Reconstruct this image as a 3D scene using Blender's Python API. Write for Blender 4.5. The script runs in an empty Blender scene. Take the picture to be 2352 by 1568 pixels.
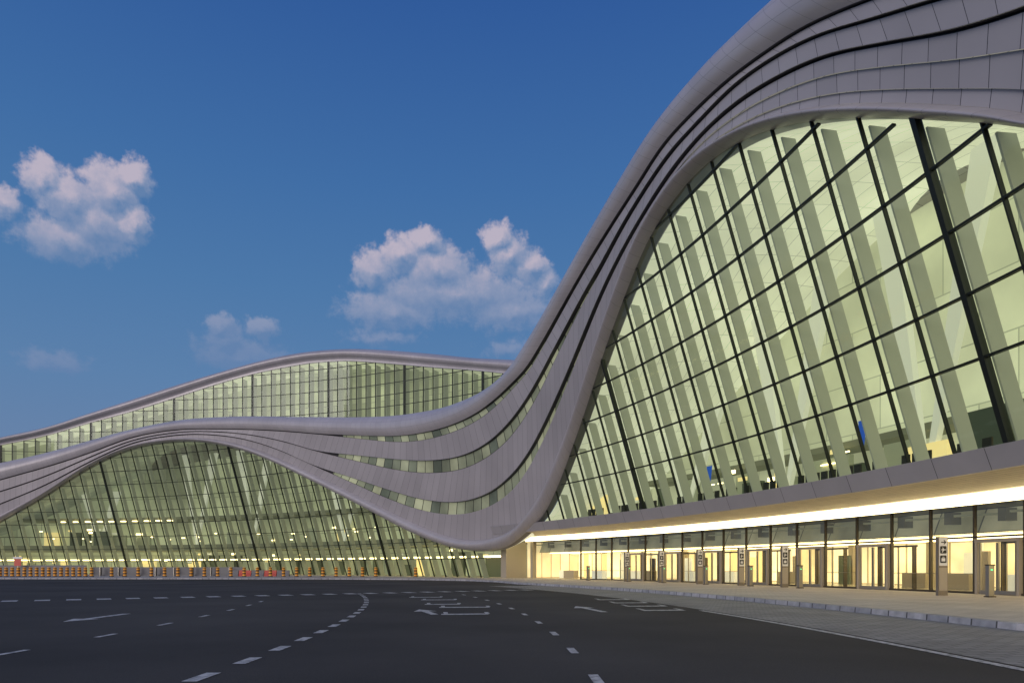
import bpy, math, random
from mathutils import Vector
random.seed(7)
sc=bpy.context.scene
CX,CY,R0,LEAN,ZF=-110.0,10.0,132.0,0.33,6.8
def rad(d): return math.radians(d)
def cyl(phi,r,z): return Vector((CX+r*math.cos(rad(phi)),CY+r*math.sin(rad(phi)),z))
def fac(phi,z,off=0.0): return cyl(phi,R0-LEAN*(z-ZF)-off,z)

# ------------------------------------------------------------------ materials
def newmat(name):
    m=bpy.data.materials.new(name); m.use_nodes=True
    nt=m.node_tree; b=nt.nodes["Principled BSDF"]
    return m,nt,b
def simple(name,col,rough=0.5,metal=0.0,emit=None,es=0.0,noise=0.0,nscale=8.0):
    m,nt,b=newmat(name)
    b.inputs["Base Color"].default_value=(*col,1); b.inputs["Roughness"].default_value=rough; b.inputs["Metallic"].default_value=metal
    if emit: b.inputs["Emission Color"].default_value=(*emit,1); b.inputs["Emission Strength"].default_value=es
    if noise>0:
        tc=nt.nodes.new("ShaderNodeTexCoord"); n=nt.nodes.new("ShaderNodeTexNoise"); n.inputs["Scale"].default_value=nscale; n.inputs["Detail"].default_value=6
        nt.links.new(tc.outputs["Object"],n.inputs["Vector"])
        mx=nt.nodes.new("ShaderNodeMix"); mx.data_type='RGBA'
        mx.inputs[6].default_value=(*[c*(1-noise) for c in col],1); mx.inputs[7].default_value=(*[min(1,c*(1+noise)) for c in col],1)
        nt.links.new(n.outputs["Fac"],mx.inputs[0]); nt.links.new(mx.outputs[2],b.inputs["Base Color"])
    return m
def brickmat(name,c1,c2,mortar,bw,rh,ms,rough,metal=0,uv=True,offset=0.5,emit=0.0,bump=0.3,noise=0.15,nscale=0.6):
    m,nt,b=newmat(name)
    tc=nt.nodes.new("ShaderNodeTexCoord")
    br=nt.nodes.new("ShaderNodeTexBrick"); br.offset=offset
    br.inputs["Scale"].default_value=1.0
    br.inputs["Color1"].default_value=(*c1,1); br.inputs["Color2"].default_value=(*c2,1); br.inputs["Mortar"].default_value=(*mortar,1)
    br.inputs["Brick Width"].default_value=bw; br.inputs["Row Height"].default_value=rh; br.inputs["Mortar Size"].default_value=ms; br.inputs["Mortar Smooth"].default_value=0.1
    nt.links.new(tc.outputs["UV" if uv else "Object"],br.inputs["Vector"])
    n=nt.nodes.new("ShaderNodeTexNoise"); n.inputs["Scale"].default_value=nscale; n.inputs["Detail"].default_value=5
    nt.links.new(tc.outputs["Object"],n.inputs["Vector"])
    mr=nt.nodes.new("ShaderNodeMapRange"); mr.inputs[1].default_value=0.3; mr.inputs[2].default_value=0.7; mr.inputs[3].default_value=1-noise; mr.inputs[4].default_value=1+noise
    nt.links.new(n.outputs["Fac"],mr.inputs[0])
    vm=nt.nodes.new("ShaderNodeVectorMath"); vm.operation='SCALE'
    nt.links.new(br.outputs["Color"],vm.inputs[0]); nt.links.new(mr.outputs[0],vm.inputs["Scale"])
    nt.links.new(vm.outputs[0],b.inputs["Base Color"])
    b.inputs["Roughness"].default_value=rough; b.inputs["Metallic"].default_value=metal
    if emit>0:
        nt.links.new(vm.outputs[0],b.inputs["Emission Color"]); b.inputs["Emission Strength"].default_value=emit
    if bump>0:
        bp=nt.nodes.new("ShaderNodeBump"); bp.inputs["Strength"].default_value=bump; bp.inputs["Distance"].default_value=0.02; bp.invert=True
        nt.links.new(br.outputs["Fac"],bp.inputs["Height"]); nt.links.new(bp.outputs[0],b.inputs["Normal"])
    return m
M={}
M['panel']=brickmat('roof_cladding',(.40,.382,.405),(.45,.43,.455),(.07,.068,.073),1.35,1.0,.017,.45,.1,bump=.4,noise=.10,nscale=.12,offset=0)
M['tube']=brickmat('roof_edge_cladding',(.45,.432,.46),(.48,.462,.49),(.20,.195,.205),1.2,1.0,.010,.36,.15,bump=.3,noise=.08,nscale=.15,offset=0)
M['slot']=simple('slot_recess',(.05,.048,.052),.6)
M['slotglass']=brickmat('slot_window_glow',(.09,.11,.085),(.33,.35,.23),(.012,.014,.013),1.9,50,.07,.15,0,offset=0,emit=.5,bump=0,noise=.4,nscale=.15)  # pane emission stands in for the lit rooms behind
M['mull']=simple('mullion_metal',(.022,.028,.024),.4,.4)
M['fin']=simple('interior_truss_fin_glow',(.44,.46,.40),.6,0,(.42,.45,.32),.10)  # weak emission added, as if lit by the hall
M['fasc']=brickmat('canopy_fascia_panel',(.38,.365,.38),(.41,.395,.41),(.09,.09,.09),3.0,5,.02,.4,.2,bump=.3,noise=.05)
M['soffit']=brickmat('soffit_planks',(.66,.57,.43),(.72,.62,.47),(.34,.27,.18),4.0,.35,.02,.45,.1,bump=.3,noise=.08)
M['strip']=simple('cove_light',(.9,.85,.6),.5,0,(1.0,.80,.42),6.0)
M['bronze']=simple('door_frame_metal',(.10,.085,.065),.35,.6)
M['beige']=simple('portal_cladding',(.42,.37,.29),.5,.1,noise=.05)
M['rear']=brickmat('hall_rear_wall_glow',(.56,.575,.42),(.68,.695,.52),(.40,.42,.31),5.6,4.2,.05,.8,0,emit=.45,bump=0,noise=.36,nscale=.07)  # hall lighting put into the wall as uneven emission
M['ceil']=brickmat('hall_ceiling_panels_glow',(.66,.67,.53),(.73,.74,.60),(.44,.45,.36),2.8,1.4,.03,.8,0,emit=.64,bump=0,noise=.2,nscale=.08,offset=0)  # ceiling panels glow by themselves in place of hall lighting
M['rear2']=brickmat('far_hall_rear_wall_glow',(.46,.49,.34),(.60,.63,.45),(.30,.32,.24),5.6,4.2,.08,.8,0,emit=.27,bump=0,noise=.5,nscale=.06)  # dimmer emissive copy: the far hall's light put into its wall
M['ceil2']=brickmat('far_hall_ceiling_glow',(.42,.45,.36),(.52,.55,.44),(.3,.32,.26),2.8,2.8,.05,.8,0,emit=.17,bump=0,noise=.4,nscale=.08,offset=0)  # faint emission stands in for light reaching the far ceiling
M['floor']=simple('hall_floor',(.45,.43,.35),.25,0,noise=.05)
M['slab']=simple('floor_slab',(.20,.21,.16),.6,0,(.3,.32,.22),.10)  # slight self-glow painted in as interior light
M['lwall']=brickmat('lobby_rear_wall_glow',(.66,.54,.27),(.94,.82,.53),(.34,.26,.13),1.7,3.2,.08,.6,0,emit=1.0,bump=0,noise=.3,nscale=.3)  # warm lobby light put into the wall as emission
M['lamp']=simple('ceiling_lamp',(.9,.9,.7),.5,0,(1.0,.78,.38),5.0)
M['bulk']=brickmat('lobby_bulkhead_glow',(.24,.24,.16),(.36,.35,.24),(.10,.10,.08),2.9,6,.05,.6,0,emit=.50,bump=0,noise=.35,nscale=.3)  # olive emission stands in for light on the bulkhead
M['white']=simple('white_column_glow',(.75,.76,.70),.5,0,(.75,.77,.64),.35)  # columns emit a little, as if light fell on them
M['banner']=simple('blue_banner',(.02,.10,.55),.6,0,(.02,.12,.7),.35)  # cloth emits blue itself in place of light on it
M['shop1']=simple('shop_front_lit',(.7,.55,.25),.5,0,(.9,.72,.32),.8)  # shop lighting put in as emission of the whole box
M['shop2']=simple('shop_front_dark',(.10,.13,.10),.4)
M['shop3']=simple('interior_partition',(.40,.43,.33),.5,0,(.45,.5,.36),.1)  # low emission painted in as light on the partitions
def glass(name,tint):
    m=bpy.data.materials.new(name); m.use_nodes=True; nt=m.node_tree; nt.nodes.clear()
    o=nt.nodes.new("ShaderNodeOutputMaterial"); mx=nt.nodes.new("ShaderNodeMixShader"); tr=nt.nodes.new("ShaderNodeBsdfTransparent"); gl=nt.nodes.new("ShaderNodeBsdfGlossy"); fr=nt.nodes.new("ShaderNodeLayerWeight")
    fr.inputs[0].default_value=.5; tr.inputs[0].default_value=(*tint,1); gl.inputs["Roughness"].default_value=.03; gl.inputs[0].default_value=(.8,.85,.85,1)
    p=nt.nodes.new("ShaderNodeMath"); p.operation='POWER'; p.inputs[1].default_value=4.5; nt.links.new(fr.outputs["Facing"],p.inputs[0])
    q=nt.nodes.new("ShaderNodeMath"); q.operation='MULTIPLY_ADD'; q.inputs[1].default_value=.75; q.inputs[2].default_value=.05; nt.links.new(p.outputs[0],q.inputs[0])
    nt.links.new(q.outputs[0],mx.inputs[0]); nt.links.new(tr.outputs[0],mx.inputs[1]); nt.links.new(gl.outputs[0],mx.inputs[2]); nt.links.new(mx.outputs[0],o.inputs[0])
    return m
M['glass']=glass('curtain_wall_glass',(.88,.93,.81))
M['dglass']=glass('door_glass',(.93,.94,.88))
def asphalt():
    m,nt,b=newmat('asphalt')
    tc=nt.nodes.new("ShaderNodeTexCoord")
    n1=nt.nodes.new("ShaderNodeTexNoise"); n1.inputs["Scale"].default_value=.12; n1.inputs["Detail"].default_value=6
    n2=nt.nodes.new("ShaderNodeTexNoise"); n2.inputs["Scale"].default_value=45; n2.inputs["Detail"].default_value=3
    for n in(n1,n2): nt.links.new(tc.outputs["Object"],n.inputs["Vector"])
    cr=nt.nodes.new("ShaderNodeValToRGB"); cr.color_ramp.elements[0].position=.3; cr.color_ramp.elements[0].color=(.044,.042,.040,1); cr.color_ramp.elements[1].position=.72; cr.color_ramp.elements[1].color=(.088,.084,.079,1)
    nt.links.new(n1.outputs["Fac"],cr.inputs[0])
    mr=nt.nodes.new("ShaderNodeMapRange"); mr.inputs[3].default_value=.5; mr.inputs[4].default_value=1.5; nt.links.new(n2.outputs["Fac"],mr.inputs[0])
    vm=nt.nodes.new("ShaderNodeVectorMath"); vm.operation='SCALE'; nt.links.new(cr.outputs[0],vm.inputs[0]); nt.links.new(mr.outputs[0],vm.inputs["Scale"])
    nt.links.new(vm.outputs[0],b.inputs["Base Color"]); b.inputs["Roughness"].default_value=.9; b.inputs["Specular IOR Level"].default_value=.2
    bp=nt.nodes.new("ShaderNodeBump"); bp.inputs["Strength"].default_value=.4; bp.inputs["Distance"].default_value=.01
    nt.links.new(n2.outputs["Fac"],bp.inputs["Height"]); nt.links.new(bp.outputs[0],b.inputs["Normal"])
    return m
M['asphalt']=asphalt()
def paint():
    m,nt,b=newmat('road_paint')
    tc=nt.nodes.new("ShaderNodeTexCoord"); n=nt.nodes.new("ShaderNodeTexNoise"); n.inputs["Scale"].default_value=6; n.inputs["Detail"].default_value=8; n.inputs["Roughness"].default_value=.7
    nt.links.new(tc.outputs["Object"],n.inputs["Vector"])
    cr=nt.nodes.new("ShaderNodeValToRGB"); cr.color_ramp.elements[0].position=.36; cr.color_ramp.elements[0].color=(.18,.18,.18,1); cr.color_ramp.elements[1].position=.56; cr.color_ramp.elements[1].color=(.62,.62,.60,1)
    nt.links.new(n.outputs["Fac"],cr.inputs[0]); nt.links.new(cr.outputs[0],b.inputs["Base Color"]); b.inputs["Roughness"].default_value=.7
    return m
M['paint']=paint()
M['paver']=brickmat('block_paving',(.24,.24,.23),(.31,.305,.29),(.12,.12,.12),.5,.25,.02,.8,0,uv=False,bump=.4,noise=.15,nscale=.5)
M['walk']=brickmat('sidewalk_paving',(.46,.43,.385),(.53,.49,.44),(.25,.23,.21),.9,.45,.02,.7,0,uv=False,bump=.3,noise=.12,nscale=.4)
M['kerb']=brickmat('granite_kerb',(.30,.31,.33),(.44,.44,.45),(.08,.08,.08),.9,5,.03,.7,0,bump=.4,noise=.25,nscale=3,offset=0)
M['ground']=simple('ground_concrete',(.22,.21,.19),.9,0,noise=.2,nscale=.1)
M['orange']=simple('orange_plastic',(.95,.42,.04),.5)
M['black']=simple('black_plastic',(.02,.02,.02),.5)
M['hoard']=brickmat('white_hoarding',(.62,.61,.60),(.70,.69,.67),(.2,.2,.2),2.4,5,.03,.6,0,noise=.08,nscale=.5,offset=0)
M['red']=simple('red_plastic',(.6,.10,.07),.5)
M['signwhite']=simple('sign_face_white',(.78,.78,.76),.5)
M['signdark']=simple('sign_post_metal',(.24,.21,.17),.4,.4)
M['steel']=simple('brushed_steel',(.38,.36,.32),.35,.8)
M['green']=simple('indicator_lamp',(.1,.8,.3),.5,0,(.1,1,.4),1.2)

# ------------------------------------------------------------------ mesh builder
def empty(name):
    e=bpy.data.objects.new(name,None); sc.collection.objects.link(e); return e
class MB:
    def __init__(s): s.v=[];s.f=[];s.mi=[];s.uv=[];s.mats=[];s.sm=[]
    def mat(s,k):
        if k not in s.mats: s.mats.append(k)
        return s.mats.index(k)
    def face(s,idx,k,uv=None,sm=False):
        s.f.append(idx);s.mi.append(s.mat(k));s.uv.append(uv or [(0,0)]*len(idx));s.sm.append(sm)
    def quad(s,a,b,c,d,k,uv=None):
        n=len(s.v); s.v+= [a,b,c,d]; s.face([n,n+1,n+2,n+3],k,uv)
    def poly(s,pts,k,uvs=None):
        n=len(s.v); s.v+=list(pts); s.face(list(range(n,n+len(pts))),k,uvs)
    def grid(s,rows,k,us=None,vs=None,sm=True):
        n=len(s.v); nr=len(rows); nc=len(rows[0])
        for r in rows: s.v+=r
        for i in range(nr-1):
            for j in range(nc-1):
                a=n+i*nc+j
                uv=None
                if us: uv=[(us[j],vs[i]),(us[j+1],vs[i]),(us[j+1],vs[i+1]),(us[j],vs[i+1])]
                s.face([a,a+1,a+nc+1,a+nc],k,uv,sm)
    def hexa(s,p,k):
        n=len(s.v); s.v+=p
        for f in([0,3,2,1],[4,5,6,7],[0,1,5,4],[1,2,6,5],[2,3,7,6],[3,0,4,7]): s.face([n+i for i in f],k)
    def box(s,c,sx,sy,sz,k,rot=0.0):
        ca,sa=math.cos(rot),math.sin(rot)
        def q(x,y,z): return Vector((c[0]+x*ca-y*sa,c[1]+x*sa+y*ca,c[2]+z))
        x,y,z=sx/2,sy/2,sz/2
        s.hexa([q(-x,-y,-z),q(x,-y,-z),q(x,y,-z),q(-x,y,-z),q(-x,-y,z),q(x,-y,z),q(x,y,z),q(-x,y,z)],k)
    def obj(s,name,parent=None):
        me=bpy.data.meshes.new(name); me.from_pydata([tuple(v) for v in s.v],[],s.f)
        for k in s.mats: me.materials.append(M[k])
        me.polygons.foreach_set("material_index",s.mi); me.polygons.foreach_set("use_smooth",s.sm)
        uvl=me.uv_layers.new(name="UVMap"); flat=[]
        for u in s.uv:
            for a in u: flat+= [a[0],a[1]]
        uvl.data.foreach_set("uv",flat); me.update()
        o=bpy.data.objects.new(name,me); sc.collection.objects.link(o)
        if parent: o.parent=parent
        return o
def mullion(mb,phi,z0,z1,w,o0,o1,k,F=fac):
    if z1-z0<.05: return
    t=Vector((-math.sin(rad(phi)),math.cos(rad(phi)),0))*(w/2)
    a,b=F(phi,z0,o0),F(phi,z0,o1); c,d=F(phi,z1,o0),F(phi,z1,o1)
    mb.hexa([a-t,b-t,b+t,a+t,c-t,d-t,d+t,c+t],k)
def transom(mb,p0,p1,z,h,o0,o1,k,F=fac):
    mb.hexa([F(p0,z-h/2,o0),F(p0,z-h/2,o1),F(p1,z-h/2,o1),F(p1,z-h/2,o0),F(p0,z+h/2,o0),F(p0,z+h/2,o1),F(p1,z+h/2,o1),F(p1,z+h/2,o0)],k)
def ringbox(mb,p0,p1,r0,r1,z0,z1,k,step=1.2):
    n=max(1,int(abs(p1-p0)/step)); ph=[p0+(p1-p0)*i/n for i in range(n+1)]
    us=[rad(p)*r0 for p in ph]
    R=[[cyl(p,r,z) for p in ph] for r,z in((r0,z0),(r0,z1),(r1,z1),(r1,z0),(r0,z0))]
    for i in range(4): mb.grid(R[i:i+2],k,us,[0,1],False)
    for p in(p0,p1): mb.quad(cyl(p,r0,z0),cyl(p,r1,z0),cyl(p,r1,z1),cyl(p,r0,z1),k)

# ------------------------------------------------------------------ terminal control net: rows = roof sections, (azimuth on ring, height)
NET="""93.6,19.8 93.6,15.2 93.8,12.8 94.1,9.2 94.4,6.0 94.8,4.2
89.49,21.59 89.44,17.79 89.71,15.49 90.03,12.46 90.31,9.66 90.69,8.10
86.94,22.66 86.84,19.29 87.12,17.01 87.37,14.61 87.60,12.45 87.98,11.01
82.51,24.35 82.32,21.49 82.55,19.76 82.74,18.08 82.86,16.81 83.22,15.87
77.78,26.33 77.53,23.82 77.64,23.03 77.72,22.21 77.75,21.71 78.10,21.08
72.86,27.97 72.46,26.27 72.54,25.73 72.57,25.25 72.59,24.84 72.96,24.27
67.85,28.78 67.45,26.88 67.52,26.43 67.55,25.97 67.58,25.50 67.99,24.90
63.86,28.57 63.50,26.34 63.58,25.92 63.62,25.39 63.68,24.72 64.12,24.07
59.63,27.88 59.29,25.43 59.58,24.70 59.79,23.87 59.92,22.87 60.40,22.10
55.43,26.77 55.09,24.20 55.65,22.74 56.13,21.29 56.64,20.25 57.49,19.77
51.01,25.49 50.96,22.70 51.97,20.35 52.84,18.28 53.48,17.36 54.32,16.72
46.65,24.16 46.64,21.10 47.75,18.34 49.08,15.35 50.04,14.10 50.89,13.39
43.31,23.24 43.11,19.85 43.86,16.50 45.60,12.72 46.52,10.85 47.53,10.10
40.46,22.69 40.03,19.26 40.45,15.32 42.15,10.55 43.12,7.89 44.17,6.93
37.90,22.33 36.92,19.22 37.00,14.90 38.61,9.48 39.60,5.62 40.44,4.48
35.56,22.32 34.28,19.59 34.13,15.55 35.37,9.89 36.33,5.20 37.23,3.73
33.70,22.50 32.08,20.34 31.65,16.84 32.65,11.41 33.31,6.32 34.59,4.11
32.06,22.88 30.10,21.27 29.55,18.50 30.52,13.42 31.34,8.18 32.40,5.73
30.61,23.53 28.42,22.11 27.84,20.14 28.56,15.73 29.55,10.45 30.54,7.34
29.09,24.59 26.73,23.43 26.22,21.79 26.95,17.81 27.76,13.11 28.61,10.13
27.11,25.96 24.89,24.86 24.46,23.42 25.16,20.06 25.90,15.81 26.45,13.70
24.95,27.49 23.04,26.14 22.68,24.86 23.39,22.21 24.08,18.61 24.49,16.83
22.74,28.88 21.23,27.16 20.95,25.99 21.50,24.20 22.26,21.09 22.53,19.90
20.73,29.93 19.44,27.93 19.21,27.08 19.69,25.64 20.28,23.55 20.33,22.69
18.92,30.69 17.74,28.49 17.49,27.82 17.88,26.65 18.26,25.52 18.14,24.90
17.16,31.19 16.05,28.95 15.77,28.22 16.02,27.30 16.14,26.56 16.19,25.79
15.51,31.33 14.43,28.78 14.14,28.08 14.24,27.39 14.41,26.49 14.46,25.88
13.89,31.11 12.84,28.31 12.57,27.75 12.60,26.94 12.74,25.68 12.81,25.22
12.50,30.68 11.43,27.59 11.12,26.98 11.10,26.06 11.23,24.49 11.40,24.10
11.21,30.13 9.95,26.60 9.67,25.80 9.61,24.80 9.75,22.87 10.05,22.64
9.81,29.46 8.53,25.22 8.30,24.23 8.17,23.05 8.40,21.02 8.68,20.83
8.35,28.51 7.20,23.70 6.98,22.69 6.87,21.36 7.13,19.08 7.47,19.01
7.00,27.36 6.10,22.34 5.86,21.27 5.83,20.21 6.22,17.56 6.52,17.52
5.66,25.74 5.02,20.87 4.88,19.96 4.82,19.19 5.34,15.91 5.60,15.97
3.4,23.3 3.0,18.4 2.9,17.5 2.9,16.6 3.2,13.3 3.5,13.1
1.0,20.4 0.9,15.6 0.9,14.7 0.9,13.8 1.1,10.3 1.3,10.0"""
net=[[tuple(float(c) for c in p.split(",")) for p in l.split()] for l in NET.split("\n")]
NS=len(net)
W1=[.12]*11+[.5,.8,.9,.85,.8,.7,.55,.45,.35,.26,.2,.16,.13,.12]+[.10]*12
W2=[.12]*11+[1.0,1.6,1.7,1.6,1.4,1.3,1.1,.9,.7,.5,.36,.26,.2,.16,.13]+[.10]*11
W3=[.14]*11+[1.0,1.6,1.8,1.8,1.7,1.6,1.35,1.1,.85,.6,.45,.34,.26,.2,.16]+[.11]*11
def cr(p0,p1,p2,p3,t):
    return .5*((2*p1)+(-p0+p2)*t+(2*p0-5*p1+4*p2-p3)*t*t+(-p0+3*p1-3*p2+p3)*t**3)
SUB=8
def interp(arr):
    out=[]
    n=len(arr)
    for i in range(n-1):
        for k in range(SUB):
            t=k/SUB
            out.append(cr(arr[max(0,i-1)],arr[i],arr[i+1],arr[min(n-1,i+2)],t))
    out.append(arr[-1]); return out
def smooth(a,n=2):
    for _ in range(n): a=[a[0]]+[(a[i-1]+2*a[i]+a[i+1])/4 for i in range(1,len(a)-1)]+[a[-1]]
    return a
C=[]
for c in range(6):
    ph=smooth(interp([net[i][c][0] for i in range(NS)]),6); zz=smooth(interp([net[i][c][1] for i in range(NS)]),6)
    C.append(list(zip(ph,zz)))
w1,w2,w3=interp(W1[:NS]),interp(W2[:NS]),interp(W3[:NS])
NF=len(C[0])
def dist2(a,b): return math.hypot(rad(a[0]-b[0])*128,a[1]-b[1])
def toward(a,b,d):
    L=dist2(a,b); d=min(d,.28*L); t=d/max(L,1e-6)
    return (a[0]+(b[0]-a[0])*t,a[1]+(b[1]-a[1])*t)
A_,S1,S2,S3,T_,E_=C
def lip(cur,up,dn,w): 
    return [toward(cur[j],up[j],w[j]/2) for j in range(NF)],[toward(cur[j],dn[j],w[j]/2) for j in range(NF)]
S1u,S1d=lip(S1,A_,S2,w1); S2u,S2d=lip(S2,S1,S3,w2); S3u,S3d=lip(S3,S2,T_,w3)
def arclen(cv):
    u=[0.0]
    for j in range(1,NF): u.append(u[-1]+dist2(cv[j],cv[j-1]))
    return u
term=empty("airport_terminal")
def band(name,top,bot,offf,nrow,k,vr,mid,va=0.0):
    mb=MB(); rows=[];vs=[]
    for i in range(nrow+1):
        f=i/nrow
        rows.append([fac(top[j][0]+(bot[j][0]-top[j][0])*f,top[j][1]+(bot[j][1]-top[j][1])*f,offf(f,j)) for j in range(NF)]); vs.append(va+f*(vr-2*va))
    mb.grid(rows,k,arclen(mid),vs); mb.obj(name,term)
band("roof_ridge_cladding",A_,S1u,lambda f,j:-1.2+1.35*f+.8*math.sin(math.pi*f)**.8,10,'tube',3,A_)
band("roof_band_upper",S1d,S2u,lambda f,j:-.02+.2*f,4,'panel',1,S1)
band("roof_band_middle",S2d,S3u,lambda f,j:-.02+.2*f,4,'panel',1,S2)
# lower band: continuous in the trough, breaking into three stepped courses as it climbs over the main arch
def sub(fa,fb): return [(S3d[j][0]+(T_[j][0]-S3d[j][0])*fa,S3d[j][1]+(T_[j][1]-S3d[j][1])*fa) for j in range(NF)],[(S3d[j][0]+(T_[j][0]-S3d[j][0])*fb,S3d[j][1]+(T_[j][1]-S3d[j][1])*fb) for j in range(NF)]
def stepw(j):
    s=j/SUB
    return max(0,min(1,(s-23)/4))
for i,(fa,fb) in enumerate(((0,.36),(.36,.76),(.76,1.0))):
    t_,b_=sub(fa,fb)
    band("roof_band_lower_%d"%(i+1),t_,b_,lambda f,j,fa=fa,fb=fb:(1-stepw(j))*(-.02+.10*(fa+(fb-fa)*f))+stepw(j)*(-.02+.13*f),3,'panel',1,S3,.03)
mb=MB(); rows=[];vs=[]
for i in range(11):
    f=i/10
    rows.append([fac(T_[j][0]+(E_[j][0]-T_[j][0])*f,T_[j][1]+(E_[j][1]-T_[j][1])*f,.05+.85*math.sin(math.pi*f)**.7) for j in range(NF)]); vs.append(f)
rows.append([fac(E_[j][0],E_[j][1],-.7) for j in range(NF)]); vs.append(1.0)
mb.grid(rows,'tube',arclen(E_),vs); mb.obj("roof_edge_tube",term)
for nm,u,d,s0,s1 in(("slot_upper",S1u,S1d,11,22),("slot_middle",S2u,S2d,11,23),("slot_lower",S3u,S3d,11,24)):
    mb=MB(); al=arclen(u); 
    o_in=-.25
    mb.grid([[fac(*p,.16) for p in u],[fac(*p,o_in) for p in u]],'slot',al,[0,1],False)
    mb.grid([[fac(*p,-.02) for p in d],[fac(*p,o_in) for p in d]],'slot',al,[0,1],False)
    a,b=s0*SUB-4,s1*SUB
    for lo,hi,k in((0,a,'slot'),(a,b,'slotglass'),(b,NF-1,'slot')):
        mb.grid([[fac(*p,o_in) for p in u[lo:hi+1]],[fac(*p,o_in) for p in d[lo:hi+1]]],k,al[lo:hi+1],[.1,.9],False)
    mb.obj(nm,term)
mb=MB()
mb.grid([[fac(A_[j][0],A_[j][1],-1.2-dr)+Vector((0,0,dz)) for j in range(NF)] for dr,dz in((0,0),(2,-.3),(6,-1.0),(20,-3),(44,-6))],'panel',arclen(A_),[0,2,6,20,44]); mb.obj("roof_deck",term)

Es=sorted([(p,z) for p,z in E_])
def zE(phi):
    if phi<=Es[0][0]: return Es[0][1]
    for i in range(len(Es)-1):
        if Es[i][0]<=phi<=Es[i+1][0]:
            t=(phi-Es[i][0])/max(1e-6,Es[i+1][0]-Es[i][0]); return Es[i][1]+(Es[i+1][1]-Es[i][1])*t
    return Es[-1][1]
def curtain(name,pa,pb,zb,heavy,step,rows,first,hw):
    g=MB(); n=int((pb-pa)/.3); ph=[pa+(pb-pa)*i/n for i in range(n+1)]; ph=[p for p in ph if zE(p)>zb+.02]
    g.grid([[fac(p,zb,-.02) for p in ph],[fac(p,zE(p)+.15,-.02) for p in ph]],'glass',None,None,False); g.obj(name+"_glass",term)
    m=MB(); f=MB(); p=first
    while p<pb:
        if p>pa:
            z1=zE(p)+.1
            hv=any(abs(p-h)<step/2 for h in heavy)
            if hv: mullion(m,p,zb,z1,hw,.12,-.22,'mull')
            else: mullion(m,p,zb,z1,.075,.08,-.12,'mull')
            if z1-zb>1.5:
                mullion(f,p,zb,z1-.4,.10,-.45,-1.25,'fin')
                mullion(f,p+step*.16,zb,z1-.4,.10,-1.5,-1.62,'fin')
        p+=step
    z_=[z for z in rows if z>zb+.5]
    for z in z_:
        p=pa
        while p<pb-.01:
            q=min(p+.6,pb)
            if zE((p+q)/2)>z: transom(m,p,q,z,.085,.07,-.10,'mull')
            p=q
    m.obj(name+"_mullions",term); f.obj(name+"_interior_trusses",term)
rows=[2.8,5.3,7.8]+[10.3+2.5*i for i in range(8)]
curtain("main_arch",1.3,31.2,ZF,[8.05,22.75],1.225,[10.3+2.5*i for i in range(8)],8.05-6*1.225,.26)
curtain("far_arch",36.9,94.5,.2,[47.6,62.1,76.6,91.1],14.5/12,rows,62.1-20*14.5/12,.28)
# interiors
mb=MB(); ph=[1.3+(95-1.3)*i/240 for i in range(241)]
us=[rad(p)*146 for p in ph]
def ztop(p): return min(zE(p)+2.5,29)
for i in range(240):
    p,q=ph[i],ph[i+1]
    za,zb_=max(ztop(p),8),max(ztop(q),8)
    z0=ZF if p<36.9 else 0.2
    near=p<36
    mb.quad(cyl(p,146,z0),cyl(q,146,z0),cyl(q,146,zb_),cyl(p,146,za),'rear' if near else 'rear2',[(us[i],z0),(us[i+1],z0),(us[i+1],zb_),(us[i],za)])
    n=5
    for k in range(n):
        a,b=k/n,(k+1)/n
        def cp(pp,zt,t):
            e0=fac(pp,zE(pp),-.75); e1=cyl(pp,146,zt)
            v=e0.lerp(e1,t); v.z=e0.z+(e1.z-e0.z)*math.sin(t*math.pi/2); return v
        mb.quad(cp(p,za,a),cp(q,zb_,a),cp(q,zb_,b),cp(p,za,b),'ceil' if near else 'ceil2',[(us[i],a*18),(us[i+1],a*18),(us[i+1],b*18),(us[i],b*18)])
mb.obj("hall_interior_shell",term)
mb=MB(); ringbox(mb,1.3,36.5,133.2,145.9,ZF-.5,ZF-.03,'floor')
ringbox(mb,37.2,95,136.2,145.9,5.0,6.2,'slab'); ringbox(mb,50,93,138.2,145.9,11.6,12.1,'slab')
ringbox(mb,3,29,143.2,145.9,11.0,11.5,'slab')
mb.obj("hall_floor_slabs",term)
mb=MB()
p=73.5
while p<93:
    if zE(p)>14: ringbox(mb,p,p+.42,137.6,138.3,11.25,11.45,'lamp')
    p+=1.21
p=38
while p<94:
    ringbox(mb,p,p+.75,137.0,138.0,3.0,3.25,'lamp'); p+=1.21
p=52
while p<90:
    if random.random()<.35 and zE(p)>12: mb.box(cyl(p,random.uniform(139,144),random.uniform(6.9,9.5)),.3,random.uniform(.3,.7),.2,'lamp',rad(p))
    p+=.5
p=4
while p<28:
    if random.random()<.3: mb.box(cyl(p,142.8,random.choice([9.9,10.6])),.12,random.uniform(.5,1.6),.10,'lamp',rad(p))
    p+=.6
mb.obj("hall_lamps",term)
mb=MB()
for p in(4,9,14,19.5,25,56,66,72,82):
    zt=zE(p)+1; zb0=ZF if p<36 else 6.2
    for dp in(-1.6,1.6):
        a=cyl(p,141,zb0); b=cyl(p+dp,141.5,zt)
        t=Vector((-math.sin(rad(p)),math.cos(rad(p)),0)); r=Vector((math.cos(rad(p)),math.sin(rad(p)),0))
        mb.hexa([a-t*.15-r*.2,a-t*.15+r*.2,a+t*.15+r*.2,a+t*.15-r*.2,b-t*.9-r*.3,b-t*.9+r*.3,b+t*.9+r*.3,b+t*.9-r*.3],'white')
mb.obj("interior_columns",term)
mb=MB()
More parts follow.
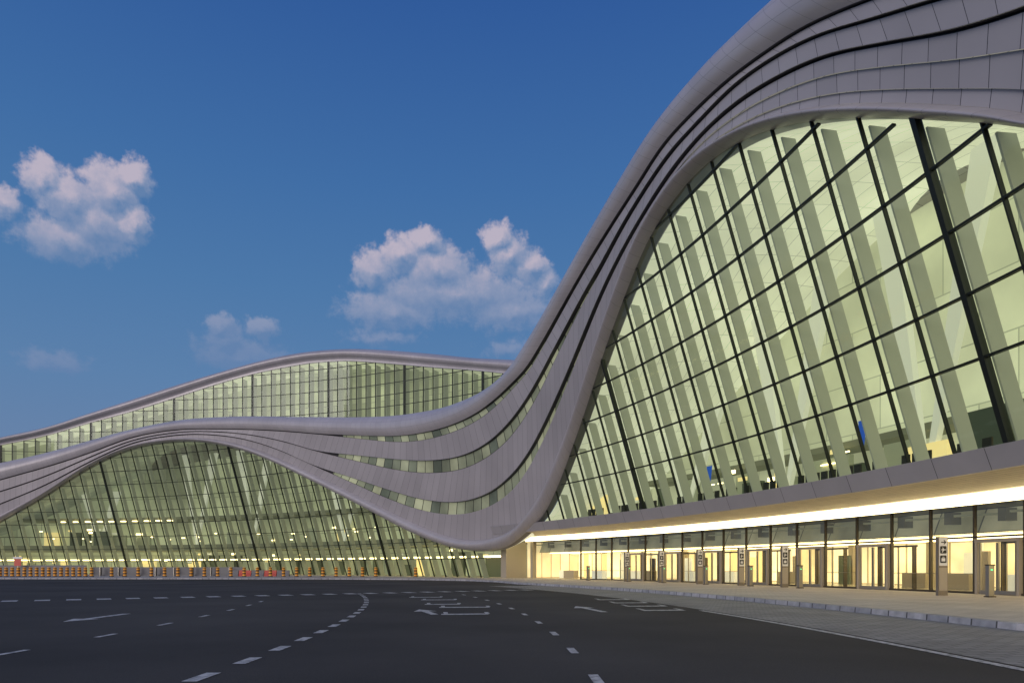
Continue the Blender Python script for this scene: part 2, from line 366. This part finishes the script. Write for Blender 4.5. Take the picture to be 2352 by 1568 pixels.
for p,z in((13.6,9.7),(20.6,9.2)):
    a=cyl(p,135.6,z+1.0);b=cyl(p+.32,135.6,z+1.0);c=cyl(p+.27,135.6,z-.4);d=cyl(p+.14,135.6,z-1.0)
    mb.quad(a,b,c,d,'banner')
mb.obj("hanging_banners",term)
mb=MB(); p=3
while p<29:
    if random.random()<.7:
        a=cyl(p,135.2,ZF+.42); mb.box(a,.55,.55,.1,'black',rad(p)); mb.box(cyl(p,135.5,ZF+.8),.1,.55,.75,'black',rad(p)); mb.box(cyl(p,135.2,ZF+.19),.08,.4,.4,'black',rad(p))
    p+=.32
mb.obj("lounge_seats",term)
mb=MB(); p=2.5
while p<94:
    zb0=ZF if p<34 else (.2 if random.random()<.6 else 6.2)
    if not 33<p<39:
        h=random.uniform(1.8,3.9); w=random.uniform(1.0,4.0); r=random.uniform(139.5,145)
        mb.box(cyl(p,r,zb0+h/2),.5,w,h,random.choice(['shop1','shop2','shop3','shop3','shop2']),rad(p))
        if random.random()<.5: mb.box(cyl(p+.3,r-.6,zb0+h+.35),.08,w*.5,.35,random.choice(['shop1','lamp','white']),rad(p))
    p+=random.uniform(.7,1.4)
mb.obj("hall_kiosks",term)

# ------------------------------------------------------------------ canopy and entrance front
mb=MB(); ph=[-4+(35.5+4)*i/90 for i in range(91)]; us=[rad(p)*132 for p in ph]
def ring(r,z): return [cyl(p,r,z) for p in ph]
mb.grid([ring(131.9,6.78),ring(131.75,6.74),ring(132.15,5.78)],'fasc',us,[0,.1,1],False)
mb.grid([ring(131.9,6.78),ring(133.3,6.80)],'fasc',us,[0,1],False)
mb.grid([ring(132.15,5.78),ring(132.3,5.78),ring(136.1,5.46)],'soffit',us,[0,.15,3.85],False)
mb.grid([ring(136.1,5.46),ring(136.1,5.52)],'bronze',us,[0,1],False)
mb.grid([ring(136.1,5.52),ring(137.0,5.52)],'soffit',us,[0,1],False)
mb.grid([ring(137.0,5.52),ring(137.3,4.95)],'strip',us,[0,1],False)
mb.grid([ring(137.3,4.95),ring(152,4.95)],'bronze',us,[0,1],False)
mb.obj("entrance_canopy",term)
g=MB(); fr=MB()
ZS=.18
pp=[11.2-12*1.225+1.225*i for i in range(29)]
g.grid([[cyl(p,137.5,ZS) for p in pp],[cyl(p,137.5,4.93) for p in pp]],'dglass',None,None,False)
def F2(phi,z,off): return cyl(phi,137.5-off,z)
doors={8,11,14,16,18,20,22,24}
for i,p in enumerate(pp):
    mullion(fr,p,ZS,4.93,.10,.08,-.10,'bronze',F2)
    if i in doors:
        p1=p+1.225
        for e in(p+.10,p1-.10): mullion(fr,e,ZS,3.0,.14,.18,-.08,'beige',F2)
        transom(fr,p+.06,p1-.06,3.0,.18,.18,-.08,'beige',F2)
        m_=(p+p1)/2
        for e in(m_-.02,m_+.02,p+.18,p1-.18): mullion(fr,e,ZS,2.88,.05,.12,.02,'steel',F2)
        transom(fr,p+.16,p1-.16,ZS+.12,.2,.11,.02,'steel',F2)
        for e in(p+.03,p1-.03): mullion(fr,e,ZS,3.0,.06,-1.6,-1.9,'bronze',F2)
        transom(fr,p,p1,2.95,.12,-1.85,-1.95,'bronze',F2)
        for e in(p+.05,m_,p1-.05): mullion(fr,e,ZS,2.95,.05,-1.85,-1.95,'steel',F2)
    if i<len(pp)-1: transom(fr,p,p+1.225,3.22,.10,.06,-.08,'bronze',F2); transom(fr,p,p+1.225,ZS+.06,.12,.05,-.08,'bronze',F2)
    if i not in doors and i<len(pp)-1: transom(fr,p,p+1.225,1.25,.035,-.02,-.06,'steel',F2)
mullion(fr,36.3,ZS,4.93,1.2,2.4,-1,'beige',F2); mullion(fr,34.9,ZS,4.93,.5,.3,-.3,'beige',F2)
g.obj("entrance_glazing",term); fr.obj("entrance_frames",term)
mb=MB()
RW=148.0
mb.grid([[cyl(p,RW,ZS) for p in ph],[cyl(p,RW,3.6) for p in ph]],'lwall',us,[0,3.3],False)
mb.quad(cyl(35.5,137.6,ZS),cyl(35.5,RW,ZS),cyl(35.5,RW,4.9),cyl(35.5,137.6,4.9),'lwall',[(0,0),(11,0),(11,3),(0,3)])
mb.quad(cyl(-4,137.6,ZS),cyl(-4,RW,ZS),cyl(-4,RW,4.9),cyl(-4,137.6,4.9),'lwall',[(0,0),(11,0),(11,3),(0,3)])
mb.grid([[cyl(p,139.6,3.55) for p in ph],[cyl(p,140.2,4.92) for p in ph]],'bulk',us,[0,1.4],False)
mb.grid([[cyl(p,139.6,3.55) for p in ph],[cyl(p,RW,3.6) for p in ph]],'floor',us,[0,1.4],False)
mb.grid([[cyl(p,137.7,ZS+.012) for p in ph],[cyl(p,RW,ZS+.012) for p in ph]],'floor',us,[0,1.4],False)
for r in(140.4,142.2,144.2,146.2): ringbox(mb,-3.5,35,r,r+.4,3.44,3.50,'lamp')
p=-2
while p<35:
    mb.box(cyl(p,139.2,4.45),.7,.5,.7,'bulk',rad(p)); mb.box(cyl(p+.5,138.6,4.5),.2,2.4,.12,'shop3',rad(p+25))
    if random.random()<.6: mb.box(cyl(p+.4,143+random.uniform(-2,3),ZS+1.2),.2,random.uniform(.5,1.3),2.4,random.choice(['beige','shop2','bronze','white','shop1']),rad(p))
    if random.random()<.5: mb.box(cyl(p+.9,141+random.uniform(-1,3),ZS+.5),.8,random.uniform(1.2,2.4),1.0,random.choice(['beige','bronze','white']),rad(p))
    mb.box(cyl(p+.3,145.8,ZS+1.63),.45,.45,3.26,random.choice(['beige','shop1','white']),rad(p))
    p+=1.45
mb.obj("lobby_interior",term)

# ------------------------------------------------------------------ rear hall building
rear=empty("terminal_rear_hall")
RG="110,29.5 103.1,34.3 99.8,37.7 96.3,40.6 92.6,44.8 88.8,48.7 84.8,52.5 80.7,55.7 76.5,58.2 73.1,59.2 70.1,59.1 67.1,58.2 63.7,56.3 59.5,53.4 56.2,50.8 52.6,48.4 49.1,45.8 44,43"
LW="110,27.8 103.1,32.6 99.8,35.3 96.3,38.0 92.6,41.8 88.8,45.1 84.8,48.8 80.7,52.3 76.5,54.8 72.2,55.9 70.1,55.7 67.9,55.2 63.7,52.8 59.5,50.0 56.2,47.8 53.2,45.5 49.5,42.5 44,39.5"
def pr(s): return [tuple(float(c) for c in q.split(",")) for q in s.split()]
rg,lw=pr(RG),pr(LW)
def it2(a): return list(zip(smooth(interp([q[0] for q in a]),8),smooth(interp([q[1] for q in a]),8)))
rgf,lwf=it2(rg),it2(lw); n=len(rgf)
u=[0]
for j in range(1,n): u.append(u[-1]+math.hypot(rad(rgf[j][0]-rgf[j-1][0])*180,rgf[j][1]-rgf[j-1][1]))
mb=MB(); rows_=[];vs=[]
for i in range(11):
    f=i/10; o=-1.5+1.0*f+1.6*math.sin(math.pi*min(1,f*1.25))if f<.8 else -.7
    rows_.append([cyl(rgf[j][0]+(lwf[j][0]-rgf[j][0])*f,180-o,rgf[j][1]+(lwf[j][1]-rgf[j][1])*f) for j in range(n)]); vs.append(f*3)
mb.grid(rows_,'tube',u,vs)
mb.grid([[cyl(rgf[j][0],181.5+d,rgf[j][1]-d*.05) for j in range(n)] for d in(0,5,30,60)],'panel',u,[0,1,2,3]); mb.obj("rear_roof",rear)
Ls=sorted(lwf)
def zL(phi):
    for i in range(len(Ls)-1):
        if Ls[i][0]<=phi<=Ls[i+1][0]:
            t=(phi-Ls[i][0])/max(1e-6,Ls[i+1][0]-Ls[i][0]); return Ls[i][1]+(Ls[i+1][1]-Ls[i][1])*t
    return Ls[0][1]
def F3(phi,z,off): return cyl(phi,180.8-off,z)
mb=MB(); g=MB()
pl=[45+.5*i for i in range(130)]
g.grid([[F3(p,20,0) for p in pl],[F3(p,zL(p),0) for p in pl]],'glass',None,None,False); g.obj("rear_glazing",rear)
i=0; p=45.0
while p<109:
    hv=(i%8==3); mullion(mb,p,20,zL(p),.4 if hv else .13,.1,-.5 if hv else -.2,'mull',F3)
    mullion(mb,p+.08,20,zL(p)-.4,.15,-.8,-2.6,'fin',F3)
    p+=.93;i+=1
z=22.0
while z<56:
    for j in range(len(pl)-1):
        if zL(pl[j]+.25)>z: transom(mb,pl[j],pl[j+1],z,.13,.1,-.15,'mull',F3)
    z+=2.9
mb.obj("rear_mullions",rear)
mb=MB(); usr=[rad(p)*190 for p in pl]
for j in range(len(pl)-1):
    p,q=pl[j],pl[j+1]
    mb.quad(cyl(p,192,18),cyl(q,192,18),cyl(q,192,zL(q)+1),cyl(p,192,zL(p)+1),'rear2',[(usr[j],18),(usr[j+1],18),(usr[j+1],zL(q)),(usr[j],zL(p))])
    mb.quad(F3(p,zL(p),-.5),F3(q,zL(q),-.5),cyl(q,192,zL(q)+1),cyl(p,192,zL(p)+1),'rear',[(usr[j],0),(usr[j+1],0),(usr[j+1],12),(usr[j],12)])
p=50
while p<100:
    mb.box(cyl(p,186,(20+zL(p))/2+random.uniform(-3,3)),.6,random.uniform(.5,2.5),random.uniform(6,14),random.choice(['shop3','fin','white']),rad(p)); p+=random.uniform(2,5)
mb.obj("rear_interior",rear)

# ------------------------------------------------------------------ ground
def sheet(name,pts,z,k):
    mb=MB(); mb.poly([Vector((x,y,z)) for x,y in pts],k); return mb.obj(name)
sheet("ground",[(-3000,-3000),(3000,-3000),(3000,3000),(-3000,3000)],0,'ground')
sheet("road",[(-260,-80),(90,-80),(90,150),(-260,150)],.004,'asphalt')
kp=[(90,16.4)]+[(x,16.4) for x in(60,30,18,13.8)]
kp+=[(12.95,16.8)]
a=3.4
while a<=26.8: kp.append((CX+123*math.cos(rad(a)),CY+123*math.sin(rad(a)))); a+=.78
kp+=[(-1.6,72.5),(-5.2,79.5),(-12,85.5),(-24,89.5),(-45,91),(-80,92),(-260,94)]
sheet("sidewalk",kp+[(-260,260),(90,260)],ZS,'walk')
mb=MB(); acc=0
for i in range(len(kp)-1):
    a,b=Vector((*kp[i],0)),Vector((*kp[i+1],0)); d=(b-a); L=d.length; d.normalize(); nrm=Vector((-d.y,d.x,0))
    o=nrm*.02; inn=-nrm*.35
    up=Vector((0,0,ZS+.006))
    mb.quad(a+o,b+o,b+o*.2+up,a+o*.2+up,'kerb',[(acc,0),(acc+L,0),(acc+L,1),(acc,1)])
    mb.quad(a+o*.2+up,b+o*.2+up,b+inn+up,a+inn+up,'kerb',[(acc,0),(acc+L,0),(acc+L,1),(acc,1)])
    acc+=L
mb.obj("kerb")
def arcstrip(mb,r0,r1,p0,p1,z,k):
    n=max(1,int(abs(p1-p0)/.6)); ph=[p0+(p1-p0)*i/n for i in range(n+1)]
    mb.grid([[cyl(p,r0,z) for p in ph],[cyl(p,r1,z) for p in ph]],k,None,None,False)
mb=MB(); arcstrip(mb,118.2,123,-22,24,.008,'paver'); mb.quad(cyl(-22,123,.008),Vector((60,-38,.008)),Vector((60,16.38,.008)),cyl(2.9,123,.008),'paver'); mb.obj("block_paving")
mb=MB(); ZP=.013
arcstrip(mb,117.85,118.05,-20,7.4,ZP,'paint')
def dashes(r,w,ph0,step,ln,n):
    for i in range(n):
        c=ph0+math.degrees(step/r)*i; h=math.degrees(ln/2/r); arcstrip(mb,r-w/2,r+w/2,c-h,c+h,ZP,'paint')
dashes(105.5,.22,-2.9,1.75,.8,22)
dashes(111.2,.15,-3.6,3.35,.85,12)
dashes(100.7,.14,-3.9,3.2,.85,10)
def rectm(cx,cy,w,l,ang):
    ca,sa=math.cos(ang),math.sin(ang)
    P=[(-w/2,-l/2),(w/2,-l/2),(w/2,l/2),(-w/2,l/2)]
    mb.poly([Vector((cx+x*ca-y*sa,cy+x*sa+y*ca,ZP)) for x,y in P],'paint')
for i in range(-14,24):
    t=i/15.0
    x=-23.7+16.1*t; y=32.2+10.3*t
    rectm(x,y,.62,1.3,math.atan2(10.3,16.1))
def arrow(hx,hy,tx,ty,w=.13,hw=.42,hl=1.2):
    d=Vector((hx-tx,hy-ty,0)); L=d.length; d.normalize(); n_=Vector((-d.y,d.x,0)); h=Vector((hx,hy,ZP)); t=Vector((tx,ty,ZP)); b=h-d*hl
    mb.quad(t-n_*w,t+n_*w,b+n_*w,b-n_*w,'paint'); mb.poly([b-n_*hw,h,b+n_*hw],'paint')
arrow(-13.1,19.9,-13.2,23.4); arrow(2.6,27.9,3.3,24.3); arrow(-3.5,25.8,-2.6,23.0)
for cx,cy,w in((-1.6,23.2,1.6),(-1.9,27.2,2.0),(-3.0,29.4,1.5),(-3.6,33.4,1.7),(-4.6,36.3,1.7),(5.6,25.3,1.6),(5.5,28.0,1.7),(5.3,30.6,1.6),(5.0,33.6,1.6)):
    rectm(cx,cy,w,.5,.12)
    for dx in(-w/2+.08,w/2-.08): rectm(cx+dx,cy+.66,.15,.8,.12)
mb.obj("road_markings")

# ------------------------------------------------------------------ street furniture
def lathe(mb,c,prof,n=14):
    for i in range(len(prof)-1):
        (r0,z0,_),(r1,z1,k)=prof[i],prof[i+1]
        rows=[[Vector((c[0]+r*math.cos(2*math.pi*j/n),c[1]+r*math.sin(2*math.pi*j/n),c[2]+z)) for j in range(n+1)] for r,z in((r0,z0),(r1,z1))]
        mb.grid(rows,k)
bmesh_=MB()
lathe(bmesh_,(0,0,0),[(.0,0,'black'),(.34,0,'black'),(.34,.08,'black'),(.24,.12,'black'),(.24,.36,'orange'),(.24,.56,'black'),(.24,.80,'orange'),(.24,1.0,'black'),(.24,1.2,'orange'),(.24,1.3,'black'),(.2,1.4,'orange'),(0,1.43,'orange')])
bo=bmesh_.obj("bollard"); first=True
bl=[]
x=-78.0
while x<-63.5: bl.append((x,104.0)); x+=.93
x=-61.0
while x<-19.5: bl.append((x,104-max(0,(x+40))*.04)); x+=2.02
bl.append((-14.3,101.3))
for x,y in bl:
    if first: o=bo; first=False
    else: o=bpy.data.objects.new("bollard",bo.data); sc.collection.objects.link(o)
    o.location=(x,y,ZS)
mb=MB(); 
def seg(x0,x1,y,h): mb.box(((x0+x1)/2,y,ZS+h/2),x1-x0,.15,h,'hoard'); mb.box(((x0+x1)/2,y,ZS+.12),x1-x0,.6,.24,'hoard')
seg(-86,-69.2,111,1.75); seg(-69,-44,112,1.45)
for x in range(-85,-44,3): mb.box((x,111.2,ZS+.7),.12,.5,1.4,'steel')
mb.obj("hoarding_wall")
def barrier(x,y,k,nm):
    mb=MB(); 
    pr_=[(-.28,0),(-.28,.2),(-.12,.5),(-.09,.95),(.09,.95),(.12,.5),(.28,.2),(.28,0)]
    L=.95
    a=[Vector((x-L,y+p,ZS+z)) for p,z in pr_]; b=[Vector((x+L,y+p,ZS+z)) for p,z in pr_]
    for i in range(len(pr_)-1): mb.quad(a[i],b[i],b[i+1],a[i+1],k)
    mb.poly(a,k); mb.poly(b,k); mb.obj(nm)
for i in range(5): barrier(-44.0+2*i,107.5,('hoard','red')[i%2],"plastic_barrier")
mb=MB(); mb.box((-79.6,110,ZS+1.4),.1,.1,2.8,'steel'); mb.box((-79.6,109.93,ZS+2.2),1.1,.05,1.1,'red'); mb.box((-79.6,109.9,ZS+2.95),1.5,.05,.3,'signwhite'); mb.obj("warning_sign")

def totem(phi,r,h):
    mb=MB(); b=cyl(phi,r,ZS); t=Vector((-math.sin(rad(phi)),math.cos(rad(phi)),0)); ra=Vector((math.cos(rad(phi)),math.sin(rad(phi)),0)); up=Vector((0,0,1))
    rot=rad(phi)
    mb.box(b+up*h/2,.56,.16,h,'signdark',rot)
    f=b-t*.09
    def P(x,z,d=0): return f+ra*x+up*z-t*d
    def rect(x0,x1,z0,z1,k,d): mb.quad(P(x0,z0,d),P(x1,z0,d),P(x1,z1,d),P(x0,z1,d),k)
    rect(-.24,.24,.25,1.4,'beige',.004); rect(-.24,.24,h-1.45,h-.04,'signwhite',.004)
    z=h-.27
    rect(-.13,.09,z-.025,z+.025,'black',.008); mb.poly([P(.03,z-.13,.009),P(.18,z,.009),P(.03,z+.13,.009),P(.03,z+.07,.009),P(.09,z,.009),P(.03,z-.07,.009)],'black')
    for i,zc in enumerate((h-.65,h-1.12)):
        pts=[]
        for a in range(16):
            an=2*math.pi*a/16; cx=.13*(1 if math.cos(an)>0 else -1); cz=.13*(1 if math.sin(an)>0 else -1)
            pts.append(P(cx+.06*math.cos(an),zc+cz+.06*math.sin(an),.008))
        mb.poly(pts,'black')
        if i==0:
            mb.poly([P(-.12,zc-.02,.012),P(.13,zc-.02,.012),P(.15,zc+.02,.012),P(-.10,zc+.03,.012)],'signwhite'); mb.poly([P(-.03,zc,.013),P(.05,zc,.013),P(-.05,zc-.13,.013),P(-.09,zc-.13,.013)],'signwhite'); mb.poly([P(-.02,zc+.01,.013),P(.04,zc+.01,.013),P(-.02,zc+.12,.013),P(-.06,zc+.12,.013)],'signwhite')
        else:
            rect(-.11,.11,zc-.11,zc+.05,'signwhite',.012); rect(-.05,-.03,zc+.05,zc+.12,'signwhite',.012); rect(.03,.05,zc+.05,zc+.12,'signwhite',.012); rect(-.05,.05,zc+.10,zc+.12,'signwhite',.013)
    mb.obj("wayfinding_sign_post")
for phi,r in((10.5,133.9),(16.6,135.0),(18.7,135),(21.0,135),(23.4,135),(25.8,135)): totem(phi,r,2.95)
def pylon(phi,r):
    mb=MB(); b=cyl(phi,r,ZS); rot=rad(phi)
    mb.box(b+Vector((0,0,.75)),.30,.20,1.5,'steel',rot); mb.box(b+Vector((0,0,1.53)),.34,.24,.06,'bronze',rot)
    t=Vector((-math.sin(rot),math.cos(rot),0)); mb.box(b-t*.11+Vector((0,0,1.3)),.10,.02,.06,'green',rot); mb.box(b+Vector((0,0,.03)),.4,.3,.06,'bronze',rot)
    mb.obj("sensor_post")
for phi in(9.6,15.7,18.0,20.4,23.0,25.4,28.5): pylon(phi,134.6)

# ------------------------------------------------------------------ world
w=bpy.data.worlds.new("World"); sc.world=w; w.use_nodes=True; nt=w.node_tree; nt.nodes.clear()
N=nt.nodes.new; L=nt.links.new
out=N("ShaderNodeOutputWorld"); bg=N("ShaderNodeBackground"); L(bg.outputs[0],out.inputs[0])
tc=N("ShaderNodeTexCoord"); sep=N("ShaderNodeSeparateXYZ"); L(tc.outputs["Generated"],sep.inputs[0])
def mth(op,a,b=None,c=None,clamp=False):
    n=N("ShaderNodeMath"); n.operation=op; n.use_clamp=clamp
    for i,v in enumerate((a,b,c)):
        if v is None: continue
        if isinstance(v,(int,float)): n.inputs[i].default_value=v
        else: L(v,n.inputs[i])
    return n.outputs[0]
ramp=N("ShaderNodeValToRGB"); e=ramp.color_ramp.elements
e[0].position=0.0; e[0].color=(.17,.235,.375,1); e[1].position=1.0; e[1].color=(.015,.06,.22,1)
for p,c in((.12,(.135,.215,.375,1)),(.24,(.10,.208,.395,1)),(.36,(.070,.182,.385,1)),(.48,(.048,.148,.365,1)),(.64,(.027,.098,.315,1))):
    el=ramp.color_ramp.elements.new(p); el.color=c
L(sep.outputs[2],ramp.inputs[0])
yb=mth('MULTIPLY',sep.outputs[1],-1.0); yb=mth('MULTIPLY_ADD',yb,.9,.12,clamp=True)
zlow=mth('MULTIPLY_ADD',mth('ABSOLUTE',sep.outputs[2]),-.9,1.0,clamp=True)
glow=mth('MULTIPLY',yb,zlow)
mixg=N("ShaderNodeMix"); mixg.data_type='RGBA'; L(glow,mixg.inputs[0]); L(ramp.outputs[0],mixg.inputs[6]); mixg.inputs[7].default_value=(1.0,.83,.80,1)
sky=N("ShaderNodeTexSky"); sky.sky_type='NISHITA'; sky.sun_disc=False; sky.sun_elevation=rad(12); sky.sun_rotation=rad(218)
sk=N("ShaderNodeVectorMath"); sk.operation='SCALE'; L(sky.outputs[0],sk.inputs[0]); sk.inputs["Scale"].default_value=.004
add=N("ShaderNodeVectorMath"); add.operation='ADD'; L(mixg.outputs[2],add.inputs[0]); L(sk.outputs[0],add.inputs[1])
az=mth('ARCTAN2',sep.outputs[0],sep.outputs[1]); el_=mth('ARCSINE',sep.outputs[2])
cmb=N("ShaderNodeCombineXYZ"); L(az,cmb.inputs[0]); L(el_,cmb.inputs[1])
# cumulus lobes: azimuth, elevation, radii, density
blobs=[(-.505,.462,.020,.020,1),(-.530,.445,.030,.026,1),(-.603,.440,.020,.020,.95),(-.575,.425,.032,.028,1),(-.548,.405,.040,.032,1),(-.506,.415,.020,.022,1),(-.580,.380,.050,.022,.85),(-.640,.405,.020,.014,.7),
(-.128,.442,.024,.018,1),(-.160,.424,.030,.024,1),(-.200,.402,.026,.026,1),(-.110,.408,.050,.032,1),(-.020,.450,.022,.018,1),(-.005,.428,.030,.026,1),(.030,.412,.026,.022,1),(.048,.392,.022,.020,.95),(-.080,.378,.12,.034,.95),(-.174,.352,.07,.024,.85),(.00,.358,.08,.026,.8),
(-.405,.312,.018,.016,.9),(-.398,.296,.024,.022,.85),(-.352,.316,.022,.015,.9),(-.375,.280,.060,.022,.75),(-.592,.245,.035,.014,.55),(-.187,.319,.05,.012,.5),(.0,.31,.04,.014,.5)]
wn=N("ShaderNodeTexNoise"); wn.inputs["Scale"].default_value=38; wn.inputs["Detail"].default_value=7; wn.inputs["Roughness"].default_value=.6; L(cmb.outputs[0],wn.inputs["Vector"])
wv=N("ShaderNodeVectorMath"); wv.operation='MULTIPLY_ADD'; L(wn.outputs["Color"],wv.inputs[0]); wv.inputs[1].default_value=(.036,.034,0); L(cmb.outputs[0],wv.inputs[2])
wv2=N("ShaderNodeVectorMath"); wv2.operation='ADD'; L(wv.outputs[0],wv2.inputs[0]); wv2.inputs[1].default_value=(-.018,-.017,0)
P=wv2.outputs[0]
ofs=N("ShaderNodeVectorMath"); ofs.operation='ADD'; L(P,ofs.inputs[0]); ofs.inputs[1].default_value=(-.006,.010,0)
def field(vec):
    cur=None
    for a,b,ra,re,wt in blobs:
        s=N("ShaderNodeVectorMath"); s.operation='MULTIPLY_ADD'; L(vec,s.inputs[0]); kx,ky=1/(ra*1.3),1/(re*1.3); s.inputs[1].default_value=(kx,ky,0); s.inputs[2].default_value=(-a*kx,-b*ky,0)
        l=N("ShaderNodeVectorMath"); l.operation='LENGTH'; L(s.outputs[0],l.inputs[0])
        v=mth('MULTIPLY_ADD',l.outputs["Value"],-wt,wt)
        cur=v if cur is None else mth('SMOOTH_MAX',cur,v,.10)
    return cur
c1=field(P); c2=field(ofs.outputs[0])
n1=N("ShaderNodeTexNoise"); n1.inputs["Scale"].default_value=60; n1.inputs["Detail"].default_value=7; n1.inputs["Roughness"].default_value=.62; L(cmb.outputs[0],n1.inputs["Vector"])
den=mth('ADD',c1,mth('MULTIPLY_ADD',n1.outputs["Fac"],.8,-.40))
al=N("ShaderNodeMapRange"); al.interpolation_type='SMOOTHSTEP'; al.inputs[1].default_value=-.02; al.inputs[2].default_value=.40; al.inputs[4].default_value=.88; L(den,al.inputs[0])
rel=mth('MULTIPLY_ADD',mth('SUBTRACT',c1,c2),1.1,.50)
rel=mth('ADD',rel,mth('MULTIPLY_ADD',n1.outputs["Fac"],.7,-.35),clamp=True)
elf=N("ShaderNodeMapRange"); elf.inputs[1].default_value=.29; elf.inputs[2].default_value=.43; elf.inputs[3].default_value=.25; elf.inputs[4].default_value=1.0; L(el_,elf.inputs[0])
lit=mth('MULTIPLY',rel,elf.outputs[0],clamp=True)  # light from upper left painted into cloud colour, with bluish shaded bases
cc=N("ShaderNodeValToRGB"); ce=cc.color_ramp.elements; ce[0].position=.10; ce[0].color=(.13,.225,.41,1); ce[1].position=.9; ce[1].color=(.54,.475,.56,1)
x=cc.color_ramp.elements.new(.48); x.color=(.27,.32,.47,1)
L(lit,cc.inputs[0])
mc=N("ShaderNodeMix"); mc.data_type='RGBA'; L(al.outputs[0],mc.inputs[0]); L(add.outputs[0],mc.inputs[6]); L(cc.outputs[0],mc.inputs[7])
L(mc.outputs[2],bg.inputs[0]); bg.inputs[1].default_value=1.0

sd=bpy.data.lights.new("sun","SUN"); sd.energy=1.05; sd.angle=rad(35); sd.color=(1,.92,.87)
so=bpy.data.objects.new("sun",sd); sc.collection.objects.link(so)
so.rotation_euler=Vector((.62,.76,-.26)).to_track_quat('-Z','Y').to_euler()

cd=bpy.data.cameras.new("camera"); cd.lens=24; cd.sensor_width=36; cd.shift_y=(1302-784)/2352; cd.clip_end=6000; cd.clip_start=.1
co=bpy.data.objects.new("camera",cd); co.location=(0,0,1.6); co.rotation_euler=(rad(90),0,0); sc.collection.objects.link(co); sc.camera=co
sc.view_settings.view_transform='Standard'; sc.view_settings.look='None'; sc.view_settings.exposure=0
